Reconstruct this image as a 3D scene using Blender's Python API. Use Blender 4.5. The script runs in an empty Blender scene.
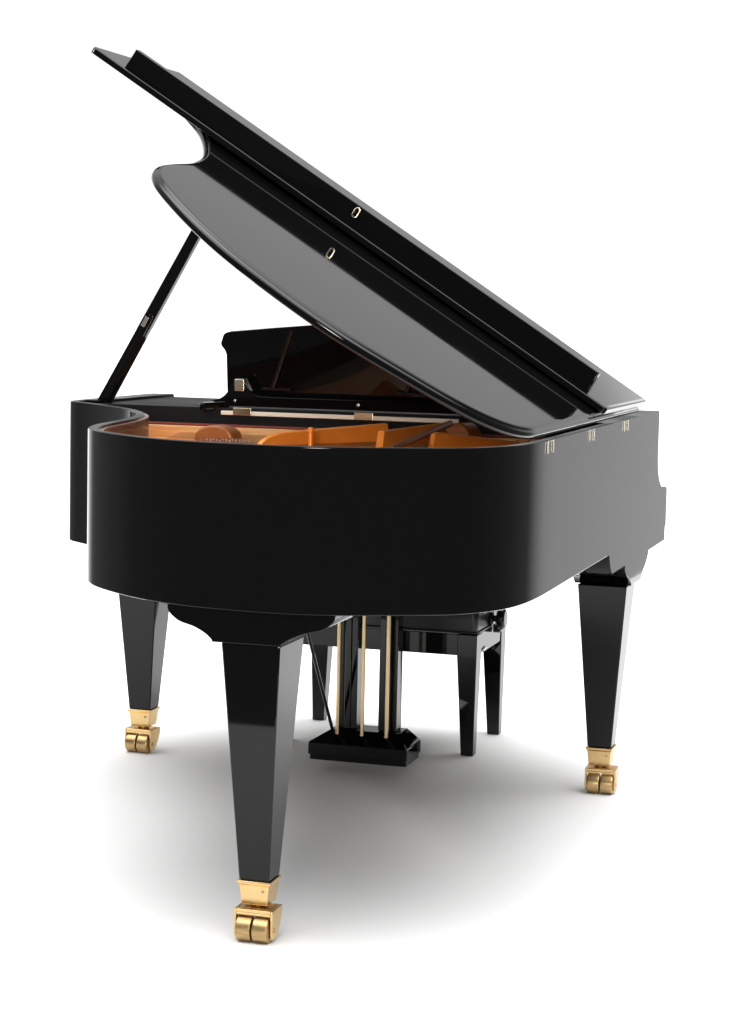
import bpy, bmesh, math, random
from mathutils import Vector, Matrix

random.seed(4)
scene = bpy.context.scene
COL = scene.collection
R = math.radians

# ------------------------------------------------------------------ materials
def new_mat(name):
    m = bpy.data.materials.new(name)
    m.use_nodes = True
    nt = m.node_tree
    return m, nt, nt.nodes['Principled BSDF']

def simple(name, col, rough=.4, metal=0., ior=1.5, spec=.5, rough_var=0., bump=0., bscale=40., colvar=0., cscale=12., stretch=(1, 1, 1)):
    m, nt, b = new_mat(name)
    b.inputs['Base Color'].default_value = (*col, 1)
    b.inputs['Roughness'].default_value = rough
    b.inputs['Metallic'].default_value = metal
    b.inputs['IOR'].default_value = ior
    b.inputs['Specular IOR Level'].default_value = spec
    tc = nt.nodes.new('ShaderNodeTexCoord')
    mp = nt.nodes.new('ShaderNodeMapping')
    mp.inputs['Scale'].default_value = stretch
    nt.links.new(tc.outputs['Object'], mp.inputs['Vector'])
    if rough_var:
        n = nt.nodes.new('ShaderNodeTexNoise'); n.inputs['Scale'].default_value = 6; n.inputs['Detail'].default_value = 6
        nt.links.new(mp.outputs['Vector'], n.inputs['Vector'])
        r = nt.nodes.new('ShaderNodeMapRange')
        r.inputs['From Min'].default_value = .3; r.inputs['From Max'].default_value = .7
        r.inputs['To Min'].default_value = max(0, rough - rough_var); r.inputs['To Max'].default_value = rough + rough_var
        nt.links.new(n.outputs['Fac'], r.inputs['Value'])
        nt.links.new(r.outputs['Result'], b.inputs['Roughness'])
    if bump:
        n = nt.nodes.new('ShaderNodeTexNoise'); n.inputs['Scale'].default_value = bscale; n.inputs['Detail'].default_value = 4
        nt.links.new(mp.outputs['Vector'], n.inputs['Vector'])
        bp = nt.nodes.new('ShaderNodeBump'); bp.inputs['Strength'].default_value = bump; bp.inputs['Distance'].default_value = .002
        nt.links.new(n.outputs['Fac'], bp.inputs['Height']); nt.links.new(bp.outputs['Normal'], b.inputs['Normal'])
    if colvar:
        n = nt.nodes.new('ShaderNodeTexNoise'); n.inputs['Scale'].default_value = cscale; n.inputs['Detail'].default_value = 5
        nt.links.new(mp.outputs['Vector'], n.inputs['Vector'])
        cr = nt.nodes.new('ShaderNodeValToRGB')
        cr.color_ramp.elements[0].position = .3; cr.color_ramp.elements[1].position = .7
        cr.color_ramp.elements[0].color = (*[c * (1 - colvar) for c in col], 1)
        cr.color_ramp.elements[1].color = (*[min(1, c * (1 + colvar)) for c in col], 1)
        nt.links.new(n.outputs['Fac'], cr.inputs['Fac']); nt.links.new(cr.outputs['Color'], b.inputs['Base Color'])
    return m

LACQ = simple('black_lacquer', (.003, .003, .0032), .035, ior=1.37, rough_var=.012)
SATIN = simple('black_satin', (.006, .006, .0065), .22, rough_var=.05)
LEATHER = simple('black_leather', (.008, .008, .0085), .32, bump=.25, bscale=160, rough_var=.06)
BRASS = simple('polished_brass', (.76, .53, .25), .26, metal=1., rough_var=.07, colvar=.06, bump=.05, bscale=120)
BRASSW = simple('worn_brass', (.50, .345, .165), .38, metal=1., rough_var=.08, colvar=.18, cscale=30, stretch=(1, 6, 6))
BRASSP = simple('pale_brass', (.80, .72, .54), .25, metal=1., rough_var=.05)
NICKEL = simple('satin_nickel', (.72, .69, .63), .3, metal=1., rough_var=.06)
ROD = simple('brass_rod', (.80, .60, .35), .36, metal=1., rough_var=.05)
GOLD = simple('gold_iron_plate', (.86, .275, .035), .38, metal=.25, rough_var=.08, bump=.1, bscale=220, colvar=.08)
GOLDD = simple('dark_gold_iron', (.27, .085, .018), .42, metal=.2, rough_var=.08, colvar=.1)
MAPLE = simple('pale_maple', (.60, .33, .135), .42, colvar=.14, cscale=9, stretch=(1, 12, 12), rough_var=.05)
MAHOG = simple('mahogany', (.115, .028, .014), .3, colvar=.3, cscale=8, stretch=(1, 1, 18), rough_var=.06)
SHELF = simple('matt_black_shelf', (.012, .0125, .014), .45, ior=1.1, rough_var=.05)
WALNUT = simple('dark_walnut', (.012, .004, .003), .2, rough_var=.05)
RIMTOP = simple('dulled_black_lacquer', (.02, .02, .02), .34, ior=1.22, rough_var=.06)  # lacquer copy dulled to tone down the white reflection on the rim top
RAIL = simple('pale_rail', (.72, .64, .54), .35, rough_var=.06)
FELT = simple('red_felt', (.16, .03, .02), .9, bump=.4, bscale=300)
STEEL = simple('string_steel', (.35, .3, .26), .35, metal=1.)
RUBBER = simple('dark_rubber', (.012, .012, .012), .6)
FLOOR = simple('white_paper', (.86, .86, .86), .6, spec=.18, colvar=.008, cscale=2., bump=.03, bscale=90)

# ------------------------------------------------------------------ mesh helpers
def link(name, me, mat, parent=None, smooth=30, bevel=0., seg=3, angle=30):
    me.materials.append(mat)
    o = bpy.data.objects.new(name, me)
    COL.objects.link(o)
    for p in me.polygons:
        p.use_smooth = smooth > 0
    if smooth:
        me.set_sharp_from_angle(angle=R(smooth))
    if bevel:
        b = o.modifiers.new('bevel', 'BEVEL')
        b.width = bevel; b.segments = seg; b.limit_method = 'ANGLE'; b.angle_limit = R(angle)
        b.harden_normals = False
    if smooth:
        w = o.modifiers.new('weighted_normal', 'WEIGHTED_NORMAL'); w.keep_sharp = True; w.weight = 100
    if parent is not None:
        o.parent = parent
        o.matrix_parent_inverse = parent.matrix_world.inverted()
    return o

def from_bm(name, bm, mat, parent=None, **k):
    bmesh.ops.recalc_face_normals(bm, faces=bm.faces)
    me = bpy.data.meshes.new(name)
    bm.to_mesh(me); bm.free()
    return link(name, me, mat, parent, **k)

def box(bm, x0, x1, y0, y1, z0, z1, M=None):
    v = [Vector((x, y, z)) for z in (z0, z1) for y in (y0, y1) for x in (x0, x1)]
    if M: v = [M @ p for p in v]
    v = [bm.verts.new(p) for p in v]
    for f in ((0, 1, 3, 2), (4, 5, 7, 6), (0, 1, 5, 4), (2, 3, 7, 6), (0, 2, 6, 4), (1, 3, 7, 5)):
        bm.faces.new([v[i] for i in f])

def loft(bm, rings, cap=True, closed=True):
    vs = [[bm.verts.new(p) for p in r] for r in rings]
    n = len(vs[0])
    for a, b in zip(vs, vs[1:]):
        for i in range(n if closed else n - 1):
            j = (i + 1) % n
            bm.faces.new((a[i], a[j], b[j], b[i]))
    if cap:
        bm.faces.new(vs[0]); bm.faces.new(list(reversed(vs[-1])))
    return vs

def prism(bm, pts, f0, f1):
    """pts: 2-D outline; f0/f1 map a 2-D point to the two end faces"""
    loft(bm, [[f0(*p) for p in pts], [f1(*p) for p in pts]])

def tube(bm, a, b, r0, r1=None, n=16):
    a, b = Vector(a), Vector(b); r1 = r0 if r1 is None else r1
    q = (b - a).to_track_quat('Z', 'Y')
    ring = lambda c, r: [c + q @ Vector((r * math.cos(t), r * math.sin(t), 0)) for t in [2 * math.pi * i / n for i in range(n)]]
    loft(bm, [ring(a, r0), ring(b, r1)])

def revolve(bm, a, axis, prof, n=32):
    """prof: list of (distance along axis, radius)"""
    a = Vector(a); q = Vector(axis).to_track_quat('Z', 'Y')
    loft(bm, [[a + q @ Vector((r * math.cos(t), r * math.sin(t), d)) for t in [2 * math.pi * i / n for i in range(n)]] for d, r in prof])

def bar(bm, a, b, w, d, up=(0, 1, 0), w1=None, d1=None):
    a, b = Vector(a), Vector(b); w1 = w1 or w; d1 = d1 or d
    z = (b - a).normalized(); y = Vector(up); y = (y - y.dot(z) * z).normalized(); x = y.cross(z)
    rg = lambda c, w, d: [c + x * sx * w / 2 + y * sy * d / 2 for sx, sy in ((-1, -1), (1, -1), (1, 1), (-1, 1))]
    loft(bm, [rg(a, w, d), rg(b, w1, d1)])

def empty(name, loc):
    o = bpy.data.objects.new(name, None); COL.objects.link(o)
    o.location = loc; o.empty_display_size = .1
    bpy.context.view_layer.update()
    return o

# ------------------------------------------------------------------ the floor
bm = bmesh.new()
FP = [(-2.7, -1.02), (.95, -1.02), (.85, 3), (.70, 6.5), (.72, 9), (3.4, 32), (11, 90), (-60, 90), (-2.7, 1.8)]
prism(bm, FP, lambda x, y: Vector((x, y, -.02)), lambda x, y: Vector((x, y, 0)))
fl = from_bm('floor', bm, FLOOR, smooth=0)
fl['kind'] = 'structure'

# ------------------------------------------------------------------ the piano
piano = empty('grand_piano', (-.74, .95, 0))
piano['category'] = 'piano'
piano['label'] = 'black glossy grand piano with its lid propped open on three tapered legs with brass casters'

ZT, ZB, ZK = .99, .672, .622           # rim top, rim bottom, keybed bottom
CTRL = [(-1.478, 1.175), (-1.478, 1.26), (-1.474, 1.305), (-1.455, 1.268), (-1.398, 1.222), (-1.311, 1.145), (-1.229, 1.058),
        (-1.147, .952), (-1.083, .838), (-1.040, .714), (-1.008, .58), (-.990, .46), (-.976, .375), (-.952, .288),
        (-.922, .222), (-.878, .16), (-.820, .105), (-.724, .033), (-.617, -.018), (-.515, -.036), (-.42, -.042),
        (-.34, -.031), (-.27, -.003), (-.19, .036), (-.112, .078), (-.062, .133), (-.026, .205), (-.009, .285), (-.002, .37),
        (0, .46), (0, .62), (0, .9), (0, 1.171)]
# the straight treble cheek meets the bentside at a tight round corner
CTRL = [(-1.478, 1.60), (-1.478, 1.50), (-1.478, 1.40), (-1.4775, 1.335), (-1.472, 1.295), (-1.455, 1.267)] + CTRL[4:]

def catmull(P, step=.008):
    P = [Vector(p) for p in P]
    P = [2 * P[0] - P[1]] + P + [2 * P[-1] - P[-2]]
    out = []
    for i in range(1, len(P) - 2):
        p0, p1, p2, p3 = P[i - 1:i + 3]
        n = max(2, int((p2 - p1).length / step))
        t0 = 0; t1 = t0 + (p1 - p0).length ** .5; t2 = t1 + (p2 - p1).length ** .5; t3 = t2 + (p3 - p2).length ** .5
        for k in range(n):
            t = t1 + (t2 - t1) * k / n
            A1 = (t1 - t) / (t1 - t0) * p0 + (t - t0) / (t1 - t0) * p1
            A2 = (t2 - t) / (t2 - t1) * p1 + (t - t1) / (t2 - t1) * p2
            A3 = (t3 - t) / (t3 - t2) * p2 + (t - t2) / (t3 - t2) * p3
            B1 = (t2 - t) / (t2 - t0) * A1 + (t - t0) / (t2 - t0) * A2
            B2 = (t3 - t) / (t3 - t1) * A2 + (t - t1) / (t3 - t1) * A3
            out.append((t2 - t) / (t2 - t1) * B1 + (t - t1) / (t2 - t1) * B2)
    out.append(P[-2])
    return out

def resample(P, step):
    L = [0]
    for a, b in zip(P, P[1:]): L.append(L[-1] + (b - a).length)
    n = int(L[-1] / step); out = []; k = 0
    for i in range(n + 1):
        s = L[-1] * i / n
        while k < len(L) - 2 and L[k + 1] < s: k += 1
        t = (s - L[k]) / max(1e-9, L[k + 1] - L[k])
        out.append(P[k].lerp(P[k + 1], t))
    return out

def relax(P, it):
    P = [p.copy() for p in P]
    for _ in range(it):
        Q = [p.copy() for p in P]
        for i in range(1, len(P) - 1):
            Q[i] = P[i] * .5 + (P[i - 1] + P[i + 1]) * .25
        P = Q
    return P

def offset(P, d):
    """positive d moves the outline inwards (to the left of travel treble front -> tail -> spine front)"""
    out = []
    for i, p in enumerate(P):
        t = (P[min(i + 1, len(P) - 1)] - P[max(i - 1, 0)]).normalized()
        out.append(p + Vector((-t.y, t.x)) * d)
    return out

OUT = relax(resample(catmull(CTRL), .01), 14)
# travel runs from the treble front round the tail and back up the spine: inside is on the left
NRM = {}
def ring_wall(bm, P, d0, d1, z0, z1, bev=.003):
    """a wall that follows the outline, with softened top and bottom edges; both ends capped"""
    prof = [(d0, z0 + bev), (d0 + bev * .3, z0 + bev * .3), (d0 + bev, z0), (d1, z0), (d1, z1 - .001), (d1 - bev, z1), (d0 + bev, z1), (d0 + bev * .3, z1 - bev * .3), (d0, z1 - bev)]
    offs = {d: offset(P, d) for d in {q[0] for q in prof}}
    rings = []
    for i in range(len(P)):
        rings.append([Vector((offs[d][i].x, offs[d][i].y, z)) for d, z in prof])
    loft(bm, rings)

# cheek profile (Y, Z): straight top, hollow front, keybed nose, ogee back up to the rim bottom
CHEEK = [(1.171, ZT), (1.884, ZT), (1.8875, .985), (1.8875, .938), (1.887, .87), (1.893, .84), (1.903, .82), (1.924, .7995), (1.955, .783), (1.962, .779),
         (2.046, .7715), (2.064, .768), (2.069, .758), (2.069, .664), (2.055, .658), (2.055, ZK), (1.232, ZK), (1.222, .628), (1.207, .640), (1.194, .656), (1.186, ZB), (1.171, ZB)]
bm = bmesh.new()
RUN = [p for p in OUT if not (p.x < -1.3 and p.y > 1.3705)]
cut = next(i for i, p in enumerate(RUN) if p.x > -1.2)
ring_wall(bm, RUN[:cut + 1], 0, .022, ZK, ZT)
ring_wall(bm, RUN[cut:], 0, .022, ZB, ZT)
prism(bm, CHEEK, lambda y, z: Vector((-.062, y, z)), lambda y, z: Vector((0, y, z)))
prism(bm, [(max(y, 1.371), z) if z > ZB - .001 else (max(y, 1.3705), z) for y, z in CHEEK if not (y < 1.2 and .63 < z < .672)],
      lambda y, z: Vector((-1.478, y, z)), lambda y, z: Vector((-1.416, y, z)))
bmesh.ops.remove_doubles(bm, verts=bm.verts, dist=1e-5)
rim = from_bm('rim', bm, LACQ, piano, smooth=24)
rim.data.materials.append(RIMTOP)
for p in rim.data.polygons:
    if p.normal.z > .9: p.material_index = 1

# the keybed between the arms
kb = [p for p in offset(OUT, .0225) if p.x < -1.02 and p.y < 1.45]
bm = bmesh.new()
poly = [(p.x, p.y) for p in kb] + [(-1.02, 1.246), (-.064, 1.246), (-.064, 2.045), (-1.414, 2.045), (-1.414, 1.47)]
prism(bm, poly, lambda x, y: Vector((x, y, ZK + .0015)), lambda x, y: Vector((x, y, ZB - .002)))
keybed = from_bm('keybed', bm, LACQ, piano, smooth=24, bevel=.002, seg=2)

# inner rim, belly, key block
INN = [p for p in OUT if p.y < 1.34]
bm = bmesh.new(); ring_wall(bm, INN, .0225, .032, .70, .985, .001)
from_bm('inner_rim', bm, MAHOG, piano, smooth=24)
bm = bmesh.new()
P = offset(INN, .0325)
prism(bm, [(p.x, p.y) for p in P], lambda x, y: Vector((x, y, .86)), lambda x, y: Vector((x, y, .872)))
from_bm('soundboard', bm, MAPLE, piano, smooth=0)
bm = bmesh.new()
P = offset(INN, .10)
prism(bm, [(p.x, p.y) for p in P], lambda x, y: Vector((x, y, .885)), lambda x, y: Vector((x, y, .902)))
plate = from_bm('iron_plate', bm, GOLD, piano, smooth=0, bevel=.004)

def strut(a, b, w, z0, mat=GOLD, arch=0., nose=.05):
    """cast bar of the plate from a to b (x, y, top z); its near end sinks with a round nose"""
    bm = bmesh.new()
    a, b = Vector(a), Vector(b)
    d = (b - a); dx = Vector((d.x, d.y, 0)).normalized(); nx = Vector((-dx.y, dx.x, 0))
    L = Vector((d.x, d.y, 0)).length
    rings = []
    for i in range(25):
        t = i / 24; s = t * L
        top = a.z + (b.z - a.z) * t + arch * math.sin(math.pi * t)
        if s < nose:
            top = z0 + .004 + (top - z0 - .004) * math.sqrt(max(0, 1 - (1 - s / nose) ** 2))
        c = Vector((a.x, a.y, 0)) + dx * s
        h = w / 2
        rings.append([c - nx * h + Vector((0, 0, z0)), c + nx * h + Vector((0, 0, z0)), c + nx * h * .8 + Vector((0, 0, top - .003)),
                      c + nx * h * .45 + Vector((0, 0, top)), c - nx * h * .45 + Vector((0, 0, top)), c - nx * h * .8 + Vector((0, 0, top - .003))])
    loft(bm, rings)
    return from_bm('strut', bm, mat, plate, smooth=40)

strut((-.815, .93, .946), (-.60, 1.30, .962), .022, .90, nose=.10)
strut((-.520, .97, .962), (-.45, 1.30, .968), .022, .90, nose=.012)
bm = bmesh.new(); tube(bm, (-.440, .80, .932), (-.418, 1.245, .970), .0085, n=14)
from_bm('plate_brace', bm, GOLDD, plate, smooth=40)
strut((-.400, .98, .966), (-.215, 1.20, .934), .022, .90, nose=.02)
strut((-.20, .62, .95), (-.10, 1.30, .95), .022, .90, nose=.06)
bm = bmesh.new()
for x, y, r, zz in ((-1.007, 1.15, .052, .908),):
    prof = [(math.cos(t) * r, max(-.02, (math.sin(t)) ** .7 * .041 if math.sin(t) > 0 else -.02)) for t in [math.pi * i / 24 for i in range(25)]]
    pts = [(px, pz) for px, pz in prof]
    prism(bm, pts, lambda px, pz: Vector((x + px, y, zz + pz)), lambda px, pz: Vector((x + px + .01, y + .05, zz + pz)))
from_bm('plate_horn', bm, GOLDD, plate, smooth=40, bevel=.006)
bm = bmesh.new()
x, y, r, zz = -.405, 1.262, .034, .935
pts = [(math.cos(t) * r, math.sin(t) * .037) for t in [math.pi * i / 20 for i in range(21)]]
prism(bm, pts, lambda px, pz: Vector((x + px, y, zz + pz)), lambda px, pz: Vector((x + px + .02, y + .05, zz + pz)))
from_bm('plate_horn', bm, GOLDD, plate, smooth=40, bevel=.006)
bm = bmesh.new(); revolve(bm, (-.698, 1.0, .90), (0, 0, 1), [(0, .006), (.05, .006), (.053, .008), (.060, .008), (.063, .004)], 16)
from_bm('plate_bolt', bm, GOLD, plate)
# maple flange of the pin block, below the music shelf, with its felt strip
bm = bmesh.new(); box(bm, -1.40, -.052, 1.325, 1.349, .874, .9345)
pb = from_bm('pin_block', bm, MAPLE, piano, smooth=0, bevel=.003)
bm = bmesh.new(); box(bm, -1.39, -.06, 1.328, 1.347, .935, .941)
from_bm('felt_strip', bm, FELT, pb, smooth=0, bevel=.002)
# strings: a hundred and more hair-thin wires, read as one sheet
bm = bmesh.new()
for i in range(150):
    x = -1.16 + i * .0072
    xb = x * .72 - .14
    yb = .28 + max(0, -(xb + .55)) * .75
    if -.82 < x < -.62: pass
    tube(bm, (xb, yb, .918), (x, 1.322, .918), .0006, n=4)
st = from_bm('strings', bm, STEEL, plate, smooth=0); st['kind'] = 'stuff'
bm = bmesh.new()
for i in range(16):
    x = -1.00 + i * .0085; y = 1.05 + (i % 3) * .02
    tube(bm, (x, y, .90), (x, y, .921), .0024, n=8)
for i in range(4):
    x = -.22 + i * .022; y = 1.12 + (i % 2) * .03
    tube(bm, (x, y, .90), (x, y, .946), .0034, n=8)
tp = from_bm('tuning_pins', bm, STEEL, plate, smooth=40); tp['kind'] = 'stuff'

# music shelf between the arms
bm = bmesh.new(); box(bm, -1.4135, -.0635, 1.35, 1.86, .922, .983)
shelf = from_bm('music_shelf', bm, SHELF, piano, smooth=0, bevel=.003)
bm = bmesh.new(); box(bm, -1.06, -.42, 1.340, 1.3485, .9655, .9765)
from_bm('shelf_strip', bm, RAIL, shelf, smooth=0, bevel=.002)  # pale non-metal strip along the front of the shelf
for hx in (-1.03, -.70):
    bm = bmesh.new(); box(bm, hx + .005, hx + .055, 1.336, 1.3395, .966, .985)
    from_bm('rail_hinge', bm, BRASSP, shelf, smooth=0, bevel=.001)
bm = bmesh.new()
bar(bm, (-1.113, 1.335, .985), (-1.06, 1.39, .988), .03, .022, up=(0, 0, 1))
from_bm('desk_slide', bm, LACQ, shelf, smooth=0, bevel=.007)
bm = bmesh.new(); box(bm, -1.4135, -.0635, 1.861, 1.884, .70, .978)
from_bm('fallboard', bm, LACQ, piano, smooth=0, bevel=.003)

# music desk: carrier with two horns, folding panel, strut
desk_y = 1.40
BL = [(-1.108, .986), (-1.108, 1.000), (-1.088, 1.0045), (-1.074, 1.0135), (-1.060, 1.029), (-1.049, 1.049), (-1.044, 1.060), (-1.018, 1.060), (-1.012, 1.047), (-1.004, 1.031), (-.992, 1.020), (-.976, 1.0145), (-.955, 1.013)]
mir = lambda L, c=-.74: L + [(2 * c - x, z) for x, z in reversed(L)]
bm = bmesh.new()
prism(bm, mir(BL), lambda x, z: Vector((x, desk_y, z)), lambda x, z: Vector((x, desk_y + .022, z)))
desk = from_bm('music_desk', bm, LACQ, piano, smooth=24, bevel=.002)
PL = [(-1.084, .998), (-1.084, 1.120), (-1.088, 1.131), (-1.098, 1.143), (-1.099, 1.150), (-1.091, 1.172), (-1.084, 1.178), (-1.07, 1.1815), (-.96, 1.1925), (-.85, 1.2025), (-.78, 1.2065)]
bm = bmesh.new()
lean = lambda z: (.998 - z) * .11
prism(bm, mir(PL), lambda x, z: Vector((x, 1.450 + lean(z), z)), lambda x, z: Vector((x, 1.468 + lean(z), z)))
panel = from_bm('desk_panel', bm, LACQ, desk, smooth=24, bevel=.003)
for hx in (-1.031, -.449):
    bm = bmesh.new(); box(bm, hx - .0135, hx + .0135, desk_y - .004, desk_y - .0005, 1.026, 1.057)
    from_bm('desk_hinge', bm, BRASSP, desk, smooth=0, bevel=.0015)
for hx in (-1.044, -.705):
    bm = bmesh.new(); revolve(bm, (hx, desk_y, 1.0), (0, -1, 0), [(0, .0042), (.0015, .004), (.002, .002)], 14)
    from_bm('screw', bm, NICKEL, desk)
for hx in (-.925, -.56):
    bm = bmesh.new(); bar(bm, (hx - .026, 1.432, 1.034), (hx + .026, 1.430, 1.188), .010, .008)
    box(bm, hx - .056, hx + .024, 1.430, 1.442, 1.028, 1.036)
    from_bm('desk_strut', bm, WALNUT, desk, smooth=0, bevel=.002)

# ------------------------------------------------------------------ the lid
TH = R(32.75)
D = Vector((-math.cos(TH), 0, math.sin(TH))); N = Vector((math.sin(TH), 0, math.cos(TH))); P0 = Vector((.002, 0, 1.0150))
lidp = lambda w, y, o: P0 + D * w + N * o + Vector((0, y, 0))
YH = 1.575                                # front edge of the main lid, where the folded flap turns
LO = offset(OUT, -.006)
lid2 = []
for p in LO:
    w = -p.x
    t = min(1, max(0, (w - 1.06) / .22)); t = t * t * (3 - 2 * t)
    lid2.append(Vector((max(0.0, w), p.y + .075 * t)))
lid2 = [p for p in lid2 if p.y < YH - .01]
lid2 = relax(resample(lid2, .012), 4)
lid2 = [Vector((lid2[0].x, YH))] + [p for p in lid2] + [Vector((0, YH))]
def off_closed(P, d):
    n = len(P); out = []
    for i, p in enumerate(P):
        a, b = P[i - 1], P[(i + 1) % n]
        t1 = (p - a).normalized(); t2 = (b - p).normalized()
        n1 = Vector((t1.y, -t1.x)); n2 = Vector((t2.y, -t2.x)); m = (n1 + n2)
        m = m / max(.3, m.dot(n1) if m.length > 1e-6 else 1)
        out.append(p + m * d)
    return out
area = sum(a.x * b.y - b.x * a.y for a, b in zip(lid2, lid2[1:] + lid2[:1]))
sg = -1 if area > 0 else 1
prof = [(.016, -.0225), (.004, -.022), (.0005, -.019), (.0, -.013), (.0012, -.0085), (.004, -.006), (.0075, -.0052), (.0085, -.0040), (.010, -.0012), (.013, 0), (.02, 0)]
bm = bmesh.new()
loft(bm, [[lidp(p.x, p.y, o) for p in off_closed(lid2, sg * d)] for d, o in prof])
lid = from_bm('lid', bm, LACQ, piano, smooth=50)

YP = 1.015
gap = lambda w: .0035 + .0065 * w / 1.53
TP = .0165
PLW = [(-.002, YH - .002), (-.002, YP + .008), (.0, YP + .002), (.006, YP), (1.530, YP), (1.541, YP + .004), (1.546, YP + .014), (1.546, YH - .002)]
plw = [Vector(p) for p in PLW]
ar = sum(a.x * b.y - b.x * a.y for a, b in zip(plw, plw[1:] + plw[:1])); s2 = -1 if ar > 0 else 1
fprof = [(.004, 0), (.0006, .0008), (0, .003), (0, .0125), (.0008, .0148), (.003, TP), (.010, TP)]
bm = bmesh.new()
loft(bm, [[lidp(p.x, p.y, o + gap(p.x)) for p in off_closed(plw, s2 * d)] for d, o in fprof])
flap = from_bm('front_flap', bm, LACQ, lid, smooth=50)
bm = bmesh.new()
lip_y0, lip_y1 = YP + .024, YP + .050
l0, l1 = .060, 1.455
prism(bm, [(l0, 0), (l1, 0), (l1 - .002, .0585), (l0 + .004, .0585)],
      lambda w, o: lidp(w, lip_y0, o + TP - .003 + gap(w) * .6), lambda w, o: lidp(w, lip_y1, o + TP - .003 + gap(w) * .6))
lip = from_bm('flap_lip', bm, LACQ, lid, smooth=24, bevel=.0028)
# stadium-shaped brass strike plate in the middle of the lip
bm = bmesh.new()
def stadium(rx, h, y, k=10):
    pts = []
    for i in range(k + 1):
        t = math.pi * i / k; pts.append((rx * math.cos(t), h + rx * math.sin(t)))
    for i in range(k + 1):
        t = math.pi + math.pi * i / k; pts.append((rx * math.cos(t), -h + rx * math.sin(t)))
    return [lidp(.7615 + a, y, .057 + b) for a, b in pts]
yy = lip_y0
loft(bm, [stadium(.0075, .0065, yy - .0004), stadium(.0075, .0065, yy - .0022), stadium(.0067, .0065, yy - .0028), stadium(.0046, .0062, yy - .0028), stadium(.0040, .0060, yy - .0006)], cap=False)
from_bm('strike_plate', bm, BRASSP, lid, smooth=40)

# three brass lid hinges on the spine
for hy in (.425, .875, 1.325):
    bm = bmesh.new()
    for k, (dy, th) in enumerate(((0, .0045), (.053, .0045))):
        box(bm, .0005, .0035, hy + dy, hy + dy + th, .963, .9885)
    box(bm, .0005, .0012, hy + .0047, hy + .0528, .9865, .9885)
    from_bm('lid_hinge', bm, NICKEL, piano, smooth=30, bevel=.0012, seg=2)

# lid prop
a = Vector((-1.424, 1.40, .972)); b = Vector((-1.040, 1.40, 1.640))
bm = bmesh.new(); bar(bm, a, b, .034, .026, w1=.026, d1=.022)
prop = from_bm('lid_prop', bm, LACQ, piano, smooth=0, bevel=.004)
d = (b - a).normalized(); sd = Vector((d.z, 0, -d.x))
bm = bmesh.new(); bar(bm, a + d * .03 + sd * .008 - Vector((0, .0175, 0)), a + d * .29 + sd * .006 - Vector((0, .0165, 0)), .017, .010, w1=.013, d1=.008)
from_bm('short_prop', bm, LACQ, prop, smooth=0, bevel=.003)
bm = bmesh.new(); c = a + d * .265 - Vector((0, .0225, 0)); bar(bm, c - d * .014, c + d * .014, .012, .003)
from_bm('prop_catch', bm, NICKEL, prop, smooth=0, bevel=.001)

# ------------------------------------------------------------------ legs and casters
LZ = .119
def ogee(tail):
    """(half width, z) of the leg block: straight edge, hollow, then a round shoulder down to the leg"""
    K = [(.172, .665), (.171, .655), (.150, .6365), (.115, .6255), (.0905, .6126), (.079, .6025)] if tail else \
        [(.185, .617), (.182, .609), (.148, .587), (.106, .572), (.086, .562), (.077, .5555)]
    return [(p.x, p.y) for p in catmull(K, .006)]

def caster(parent, x, y, rot):
    M = Matrix.Translation((x + .006, y, 0)) @ Matrix.Rotation(rot, 4, 'Z')
    # socket (ferrule), with a turned-out lip at its top
    bm = bmesh.new()
    rg = lambda h, z: [Vector((x + sx * h, y + sy * h, z)) for sx, sy in ((-1, -1), (1, -1), (1, 1), (-1, 1))]
    loft(bm, [rg(.0272, .0695), rg(.0312, .109), rg(.0345, .1125), rg(.0355, .1165), rg(.0345, LZ - .0005)])
    s = from_bm('caster_socket', bm, BRASS, parent, smooth=20, bevel=.0012, seg=2)
    bm = bmesh.new()
    q = M @ Vector((.012, -.031, .098)); tube(bm, q, q + Vector((0, -.0015, 0)), .0028, n=12)
    from_bm('socket_screw', bm, BRASSW, parent)
    bm = bmesh.new()
    tube(bm, (x, y, .0655), (x, y, .0693), .016, n=24)
    from_bm('swivel_collar', bm, BRASSW, parent)
    # fork: bridge plate and two cheeks that taper towards the axle
    bm = bmesh.new()
    fk = [(-.0385, .010), (.0385, .010)]
    side = [(-.050, .066), (.010, .066), (.010, .056), (.000, .034), (-.022, .008), (-.046, .008), (-.050, .020)]
    for s0, s1 in ((-.0405, -.0355), (.0355, .0405)):
        prism(bm, side, lambda yy, zz: M @ Vector((s0, yy, zz)), lambda yy, zz: M @ Vector((s1, yy, zz)))
    box(bm, -.0354, .0354, -.0499, .010, .0592, .0659, M)
    box(bm, -.0354, .0354, -.0503, -.046, .0545, .059, M)
    from_bm('caster_fork', bm, BRASS, parent, smooth=20, bevel=.001, seg=2)
    for s0, s1 in ((-.0340, -.0008), (.0008, .0340)):
        bm = bmesh.new()
        L = s1 - s0
        revolve(bm, M @ Vector((s0, -.040, .026)), M.to_3x3() @ Vector((1, 0, 0)), [(0, .012), (.0004, .021), (.0015, .0248), (.004, .026), (L - .004, .026), (L - .0015, .0248), (L - .0004, .021), (L, .012)], 40)
        from_bm('caster_wheel', bm, BRASSW, parent, smooth=35)
    bm = bmesh.new(); tube(bm, M @ Vector((-.0415, -.040, .026)), M @ Vector((.0415, -.040, .026)), .005, n=16)
    from_bm('axle', bm, BRASSW, parent)

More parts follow.
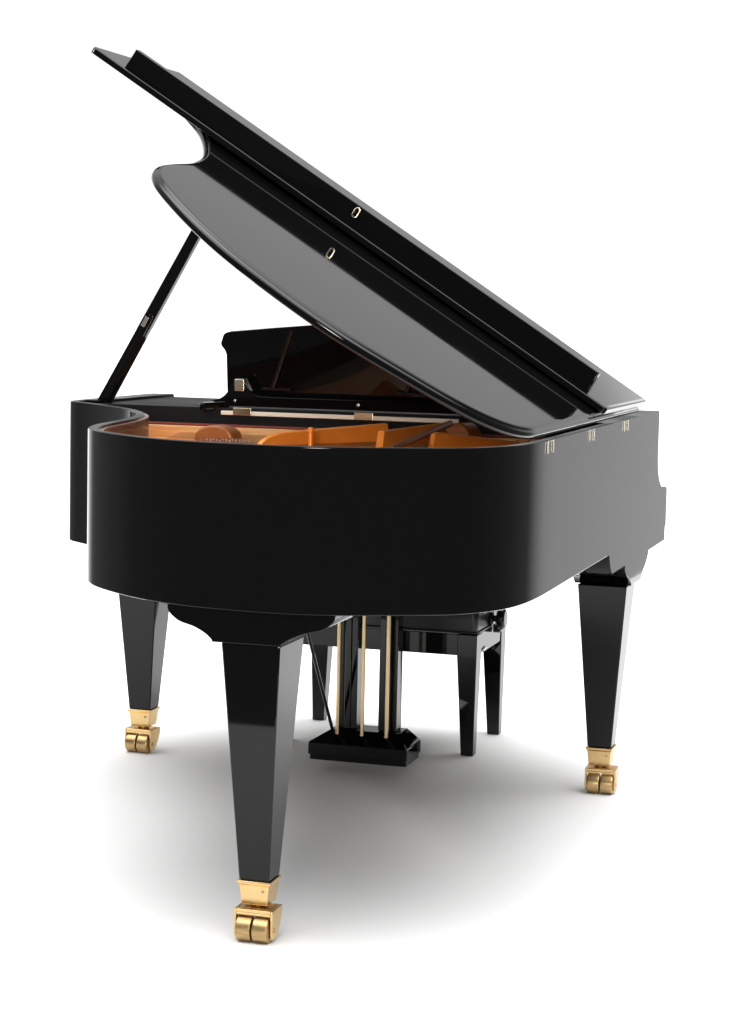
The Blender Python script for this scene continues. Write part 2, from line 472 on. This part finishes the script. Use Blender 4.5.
def leg(x, y, ztop, hx, hy, block, rot=0.):
    bm = bmesh.new()
    rg = lambda a, b, z: [Vector((x + sx * a, y + sy * b, z)) for sx, sy in ((-1, -1), (1, -1), (1, 1), (-1, 1))]
    loft(bm, [rg(.0315, .0315, LZ), rg(hx, hy, ztop)])
    o = from_bm('leg', bm, LACQ, piano, smooth=0, bevel=.003)
    block(o)
    caster(o, x, y, rot)
    return o

def block_x(x, y, ztop, zt, h0l, h0r, h1l, h1r, d0, d1):
    """leg block with the ogee on its left and right ends, flat towards the tail"""
    def f(par):
        L = ogee(True)
        pts = [(-.172, zt)] + [(-h, z) for h, z in L] + [(-.078, ztop)] + [(h1r, ztop)] + [(max(h - (.079 - h1r) * max(0, (.64 - z) / .04), h1r), z) for h, z in reversed(L)] + [(.172, zt)]
        bm = bmesh.new()
        prism(bm, pts, lambda px, z: Vector((x + px, y - d0, z)), lambda px, z: Vector((x + px, y + d1, z)))
        from_bm('leg_block', bm, LACQ, par, smooth=24, bevel=.0015, seg=2)
    return f

def block_y(xa, xb, y, ztop, zt, h0, h1):
    """leg block with the ogee towards tail and keyboard, flat on its side"""
    def f(par):
        L = ogee(False)
        pts = [(-.185, zt)] + [(-h, z) for h, z in L] + [(-h1, ztop)] + [(h1, ztop)] + [(h, z) for h, z in reversed(L)] + [(.185, zt)]
        bm = bmesh.new()
        prism(bm, pts, lambda py, z: Vector((xa, y + py, z)), lambda py, z: Vector((xb, y + py, z)))
        from_bm('leg_block', bm, LACQ, par, smooth=24, bevel=.0015, seg=2)
    return f

leg(-.489, .104, .598, .0605, .073, block_x(-.489, .104, .5985, ZB + .03, .178, .172, .077, .064, .078, .085))
leg(-.079, 1.605, .5515, .064, .066, block_y(-.155, -.006, 1.632, .552, ZK + .001, .185, .076), R(3))
leg(-1.380, 1.605, .5515, .064, .066, block_y(-1.452, -1.303, 1.632, .552, ZK + .001, .185, .076), R(-3))
# beam frame under the soundboard that carries the tail leg
bm = bmesh.new()
P = offset([p for p in OUT if p.y < 1.18], .03)
prism(bm, [(p.x, p.y) for p in P], lambda x, y: Vector((x, y, .704)), lambda x, y: Vector((x, y, .730)))
from_bm('belly_board', bm, SATIN, piano, smooth=0)

# ------------------------------------------------------------------ pedal lyre
LX = -.722
bm = bmesh.new()
box(bm, LX - .141, LX + .130, 1.535, 1.665, .030, .0448)
box(bm, LX - .1445, LX + .1335, 1.530, 1.670, .045, .078)
rg = lambda x0, x1, y0, y1, z: [Vector((x0, y0, z)), Vector((x1, y0, z)), Vector((x1, y1, z)), Vector((x0, y1, z))]
loft(bm, [rg(LX - .1445, LX + .1335, 1.530, 1.670, .0782), rg(LX - .096, LX + .096, 1.585, 1.668, .108)])
lyre = from_bm('pedal_lyre', bm, LACQ, piano, smooth=0, bevel=.002)
for s in (-1, 1):
    bm = bmesh.new(); x = LX + s * .0565
    box(bm, x - .026, x + .026, 1.600, 1.650, .1085, ZK - .001)
    box(bm, x - .009, x + .009, 1.594, 1.5995, .1085, ZK - .002)
    from_bm('lyre_post', bm, LACQ, lyre, smooth=0, bevel=.004)
bm = bmesh.new(); tube(bm, (LX - .083, 1.562, .098), (LX - .088, 1.12, .70), .0045, n=12)
from_bm('lyre_brace', bm, SATIN, lyre)
for dx in (-.0755, -.0055, .063):
    bm = bmesh.new(); tube(bm, (LX + dx, 1.572, .0985), (LX + dx, 1.572, .668), .0052, n=16)
    tube(bm, (LX + dx, 1.572, .0935), (LX + dx, 1.572, .102), .0062, n=16)
    from_bm('pedal_rod', bm, ROD, lyre)
for dx in (-.07, 0, .07):
    bm = bmesh.new(); bar(bm, (LX + dx, 1.6705, .052), (LX + dx, 1.80, .040), .026, .008, up=(0, 0, 1), w1=.04, d1=.007)
    from_bm('pedal', bm, BRASS, lyre, smooth=30, bevel=.003)

# ------------------------------------------------------------------ piano bench
bench = empty('piano_bench', (-.78, 2.04, 0))
bench['category'] = 'bench'
bench['label'] = 'low black piano bench with padded leather seat and side knob, standing behind the pedals'
BX0, BX1, BY0, BY1 = -1.075, -.485, 1.86, 2.22
AZ0, AZ1 = .285, .346
bm = bmesh.new()
t = .022
box(bm, BX0 + .05, BX1 - .05, BY0 + .0025, BY0 + t, AZ0, AZ1)
box(bm, BX0 + .05, BX1 - .05, BY1 - t, BY1 - .0025, AZ0, AZ1)
box(bm, BX0 + .0025, BX0 + t, BY0 + .05, BY1 - .05, AZ0, AZ1)
box(bm, BX1 - t, BX1 - .0025, BY0 + .05, BY1 - .05, AZ0, AZ1)
from_bm('apron', bm, LACQ, bench, smooth=0, bevel=.002)
for sx, x in ((1, BX0), (-1, BX1)):
    for sy, y in ((1, BY0), (-1, BY1)):
        bm = bmesh.new()
        rg = lambda w, z: [Vector((x, y, z)), Vector((x + sx * w, y, z)), Vector((x + sx * w, y + sy * w, z)), Vector((x, y + sy * w, z))]
        k = .004
        rb = [Vector((x + sx * k, y + sy * k, 0)), Vector((x + sx * (k + .036), y + sy * k, 0)), Vector((x + sx * (k + .036), y + sy * (k + .036), 0)), Vector((x + sx * k, y + sy * (k + .036), 0))]
        rb2 = [v + Vector((0, 0, .004)) for v in rb]
        loft(bm, [rb, rb2, rg(.057, AZ0 - .002), rg(.057, AZ1)])
        from_bm('leg', bm, LACQ, bench, smooth=0, bevel=.0025)
# leather seat, slightly crowned, with the side panels pinched in at the corners
bm = bmesh.new()
rings = []
def rrect(x0, x1, y0, y1, r, z, k=6):
    pts = []
    for cx, cy, a0 in ((x1 - r, y1 - r, 0), (x0 + r, y1 - r, 90), (x0 + r, y0 + r, 180), (x1 - r, y0 + r, 270)):
        for i in range(k + 1):
            a = R(a0 + 90 * i / k); pts.append(Vector((cx + r * math.cos(a), cy + r * math.sin(a), z)))
    return pts
for ins, z in ((.006, .3475), (.001, .351), (.0, .36), (-.002, .39), (.0, .41), (.006, .424), (.02, .433), (.05, .439)):
    rings.append(rrect(BX0 + ins, BX1 - ins, BY0 + ins, BY1 - ins, .018, z))
loft(bm, rings)
seat = from_bm('seat', bm, LEATHER, bench, smooth=45)
bm = bmesh.new()
pts = rrect(BX0 - .001, BX1 + .001, BY0 - .001, BY1 + .001, .019, .352)
for p, q in zip(pts, pts[1:] + pts[:1]): tube(bm, p, q, .003, n=8)
from_bm('piping', bm, LEATHER, seat, smooth=60)
for x, s in ((BX1, 1), (BX0, -1)):
    bm = bmesh.new()
    revolve(bm, (x + s * .001, 2.015, .374), (s, 0, 0), [(0, .022), (.006, .024), (.009, .022), (.011, .010), (.020, .010), (.022, .026), (.026, .0305), (.034, .0315), (.040, .030), (.045, .024), (.046, .012)], 36)
    from_bm('height_knob', bm, LACQ, bench, smooth=35)
    bm = bmesh.new(); revolve(bm, (x + s * .001, 2.06, .338), (s, 0, 0), [(0, .012), (.018, .012), (.022, .009), (.023, .004)], 20)
    from_bm('knob_gear', bm, SATIN, bench, smooth=35)
    bm = bmesh.new(); bar(bm, (x + s * .001, BY0 + .075, .292), (x + s * .001, BY0 + .115, .297), .004, .003, up=(1, 0, 0))
    from_bm('leg_fitting', bm, NICKEL, bench, smooth=0)

# ------------------------------------------------------------------ camera
f_px, yaw, pit, rol = 2047.0345, .2925, .099, .0215
C = Vector((.8566, -3.6484, 1.2488))
fw = Vector((-math.sin(yaw) * math.cos(pit), math.cos(yaw) * math.cos(pit), -math.sin(pit)))
r0 = Vector((math.cos(yaw), math.sin(yaw), 0)); u0 = r0.cross(fw)
rr = math.cos(rol) * r0 + math.sin(rol) * u0; uu = -math.sin(rol) * r0 + math.cos(rol) * u0
cam = bpy.data.objects.new('camera', bpy.data.cameras.new('camera'))
COL.objects.link(cam)
M = Matrix((rr, uu, -fw)).transposed().to_4x4(); M.translation = C
cam.matrix_world = M
cam.data.sensor_fit = 'HORIZONTAL'; cam.data.sensor_width = 36; cam.data.lens = 36 * f_px / 742
cam.data.clip_start = .05; cam.data.clip_end = 400
scene.camera = cam

# ------------------------------------------------------------------ studio light
W = bpy.data.worlds.new('World'); scene.world = W; W.use_nodes = True
nt = W.node_tree; bg = nt.nodes['Background']
tc = nt.nodes.new('ShaderNodeTexCoord'); sp = nt.nodes.new('ShaderNodeSeparateXYZ')
nt.links.new(tc.outputs['Generated'], sp.inputs[0])
def mth(op, a, b=None, c=None):
    n = nt.nodes.new('ShaderNodeMath'); n.operation = op
    for i, v in enumerate((a, b, c)):
        if v is None: continue
        if isinstance(v, (int, float)): n.inputs[i].default_value = v
        else: nt.links.new(v, n.inputs[i])
    return n.outputs[0]
def sstep(v, a, b, lo=0., hi=1.):
    n = nt.nodes.new('ShaderNodeMapRange'); n.interpolation_type = 'SMOOTHSTEP'
    nt.links.new(v, n.inputs['Value'])
    for k, x in (('From Min', a), ('From Max', b), ('To Min', lo), ('To Max', hi)): n.inputs[k].default_value = x
    return n.outputs['Result']
X, Y, Z = sp.outputs
back = sstep(Y, .0, .35)                                   # the white backdrop half of the studio
right = mth('MULTIPLY', sstep(X, .02, .155, 1., .56), sstep(X, .22, .46, 1., .06))                       # world dimmed towards the right, added to grey the spine's reflection
high = sstep(Z, .150, .188, 1., .39)  # world dimmed higher up, added to grey the lid's reflection
left = sstep(X, -.82, -.62, .08, 1.)  # world dimmed far left, added to darken reflections in the tail's left side
wall = mth('MULTIPLY', mth('MULTIPLY', back, 1.02), mth('MINIMUM', mth('MINIMUM', right, left), high))
top = mth('MULTIPLY', sstep(mth('ADD', Z, mth('MULTIPLY', X, .03)), .54, .92), 4.9)             # overhead light tent
dark = mth('ADD', wall, .12)
val = mth('MAXIMUM', dark, top)
nt.links.new(val, bg.inputs['Strength'])
bg.inputs['Color'].default_value = (1, 1, 1, 1)

ld = bpy.data.lights.new('interior_fill_spot', 'SPOT'); ld.energy = 140; ld.color = (1, .96, .9)  # added spot, out of view, brightens the interior from the left
ld.spot_size = R(24); ld.spot_blend = .5; ld.shadow_soft_size = .25
lo = bpy.data.objects.new('interior_fill_spot', ld); COL.objects.link(lo)
lo.location = (-3.6, .2, 2.9)
lo.rotation_euler = (Vector((-.70, 1.1, .93)) - lo.location).to_track_quat('-Z', 'Y').to_euler()

ld2 = bpy.data.lights.new('interior_fill_disk', 'AREA'); ld2.energy = 5.8; ld2.color = (1, .95, .88)  # added lamp near the camera, unseen, brightens the iron frame inside
ld2.shape = 'DISK'; ld2.size = 1.9; ld2.spread = R(22)
lo2 = bpy.data.objects.new('interior_fill_disk', ld2); COL.objects.link(lo2)
lo2.location = (.2, -3.4, 1.78)
lo2.rotation_euler = (Vector((-.72, 1.1, .97)) - lo2.location).to_track_quat('-Z', 'Y').to_euler()

scene.view_settings.view_transform = 'Standard'
scene.view_settings.look = 'None'
scene.view_settings.exposure = 0
scene.view_settings.gamma = 1
scene.render.engine = 'CYCLES'
scene.cycles.use_denoising = True
scene.cycles.max_bounces = 10
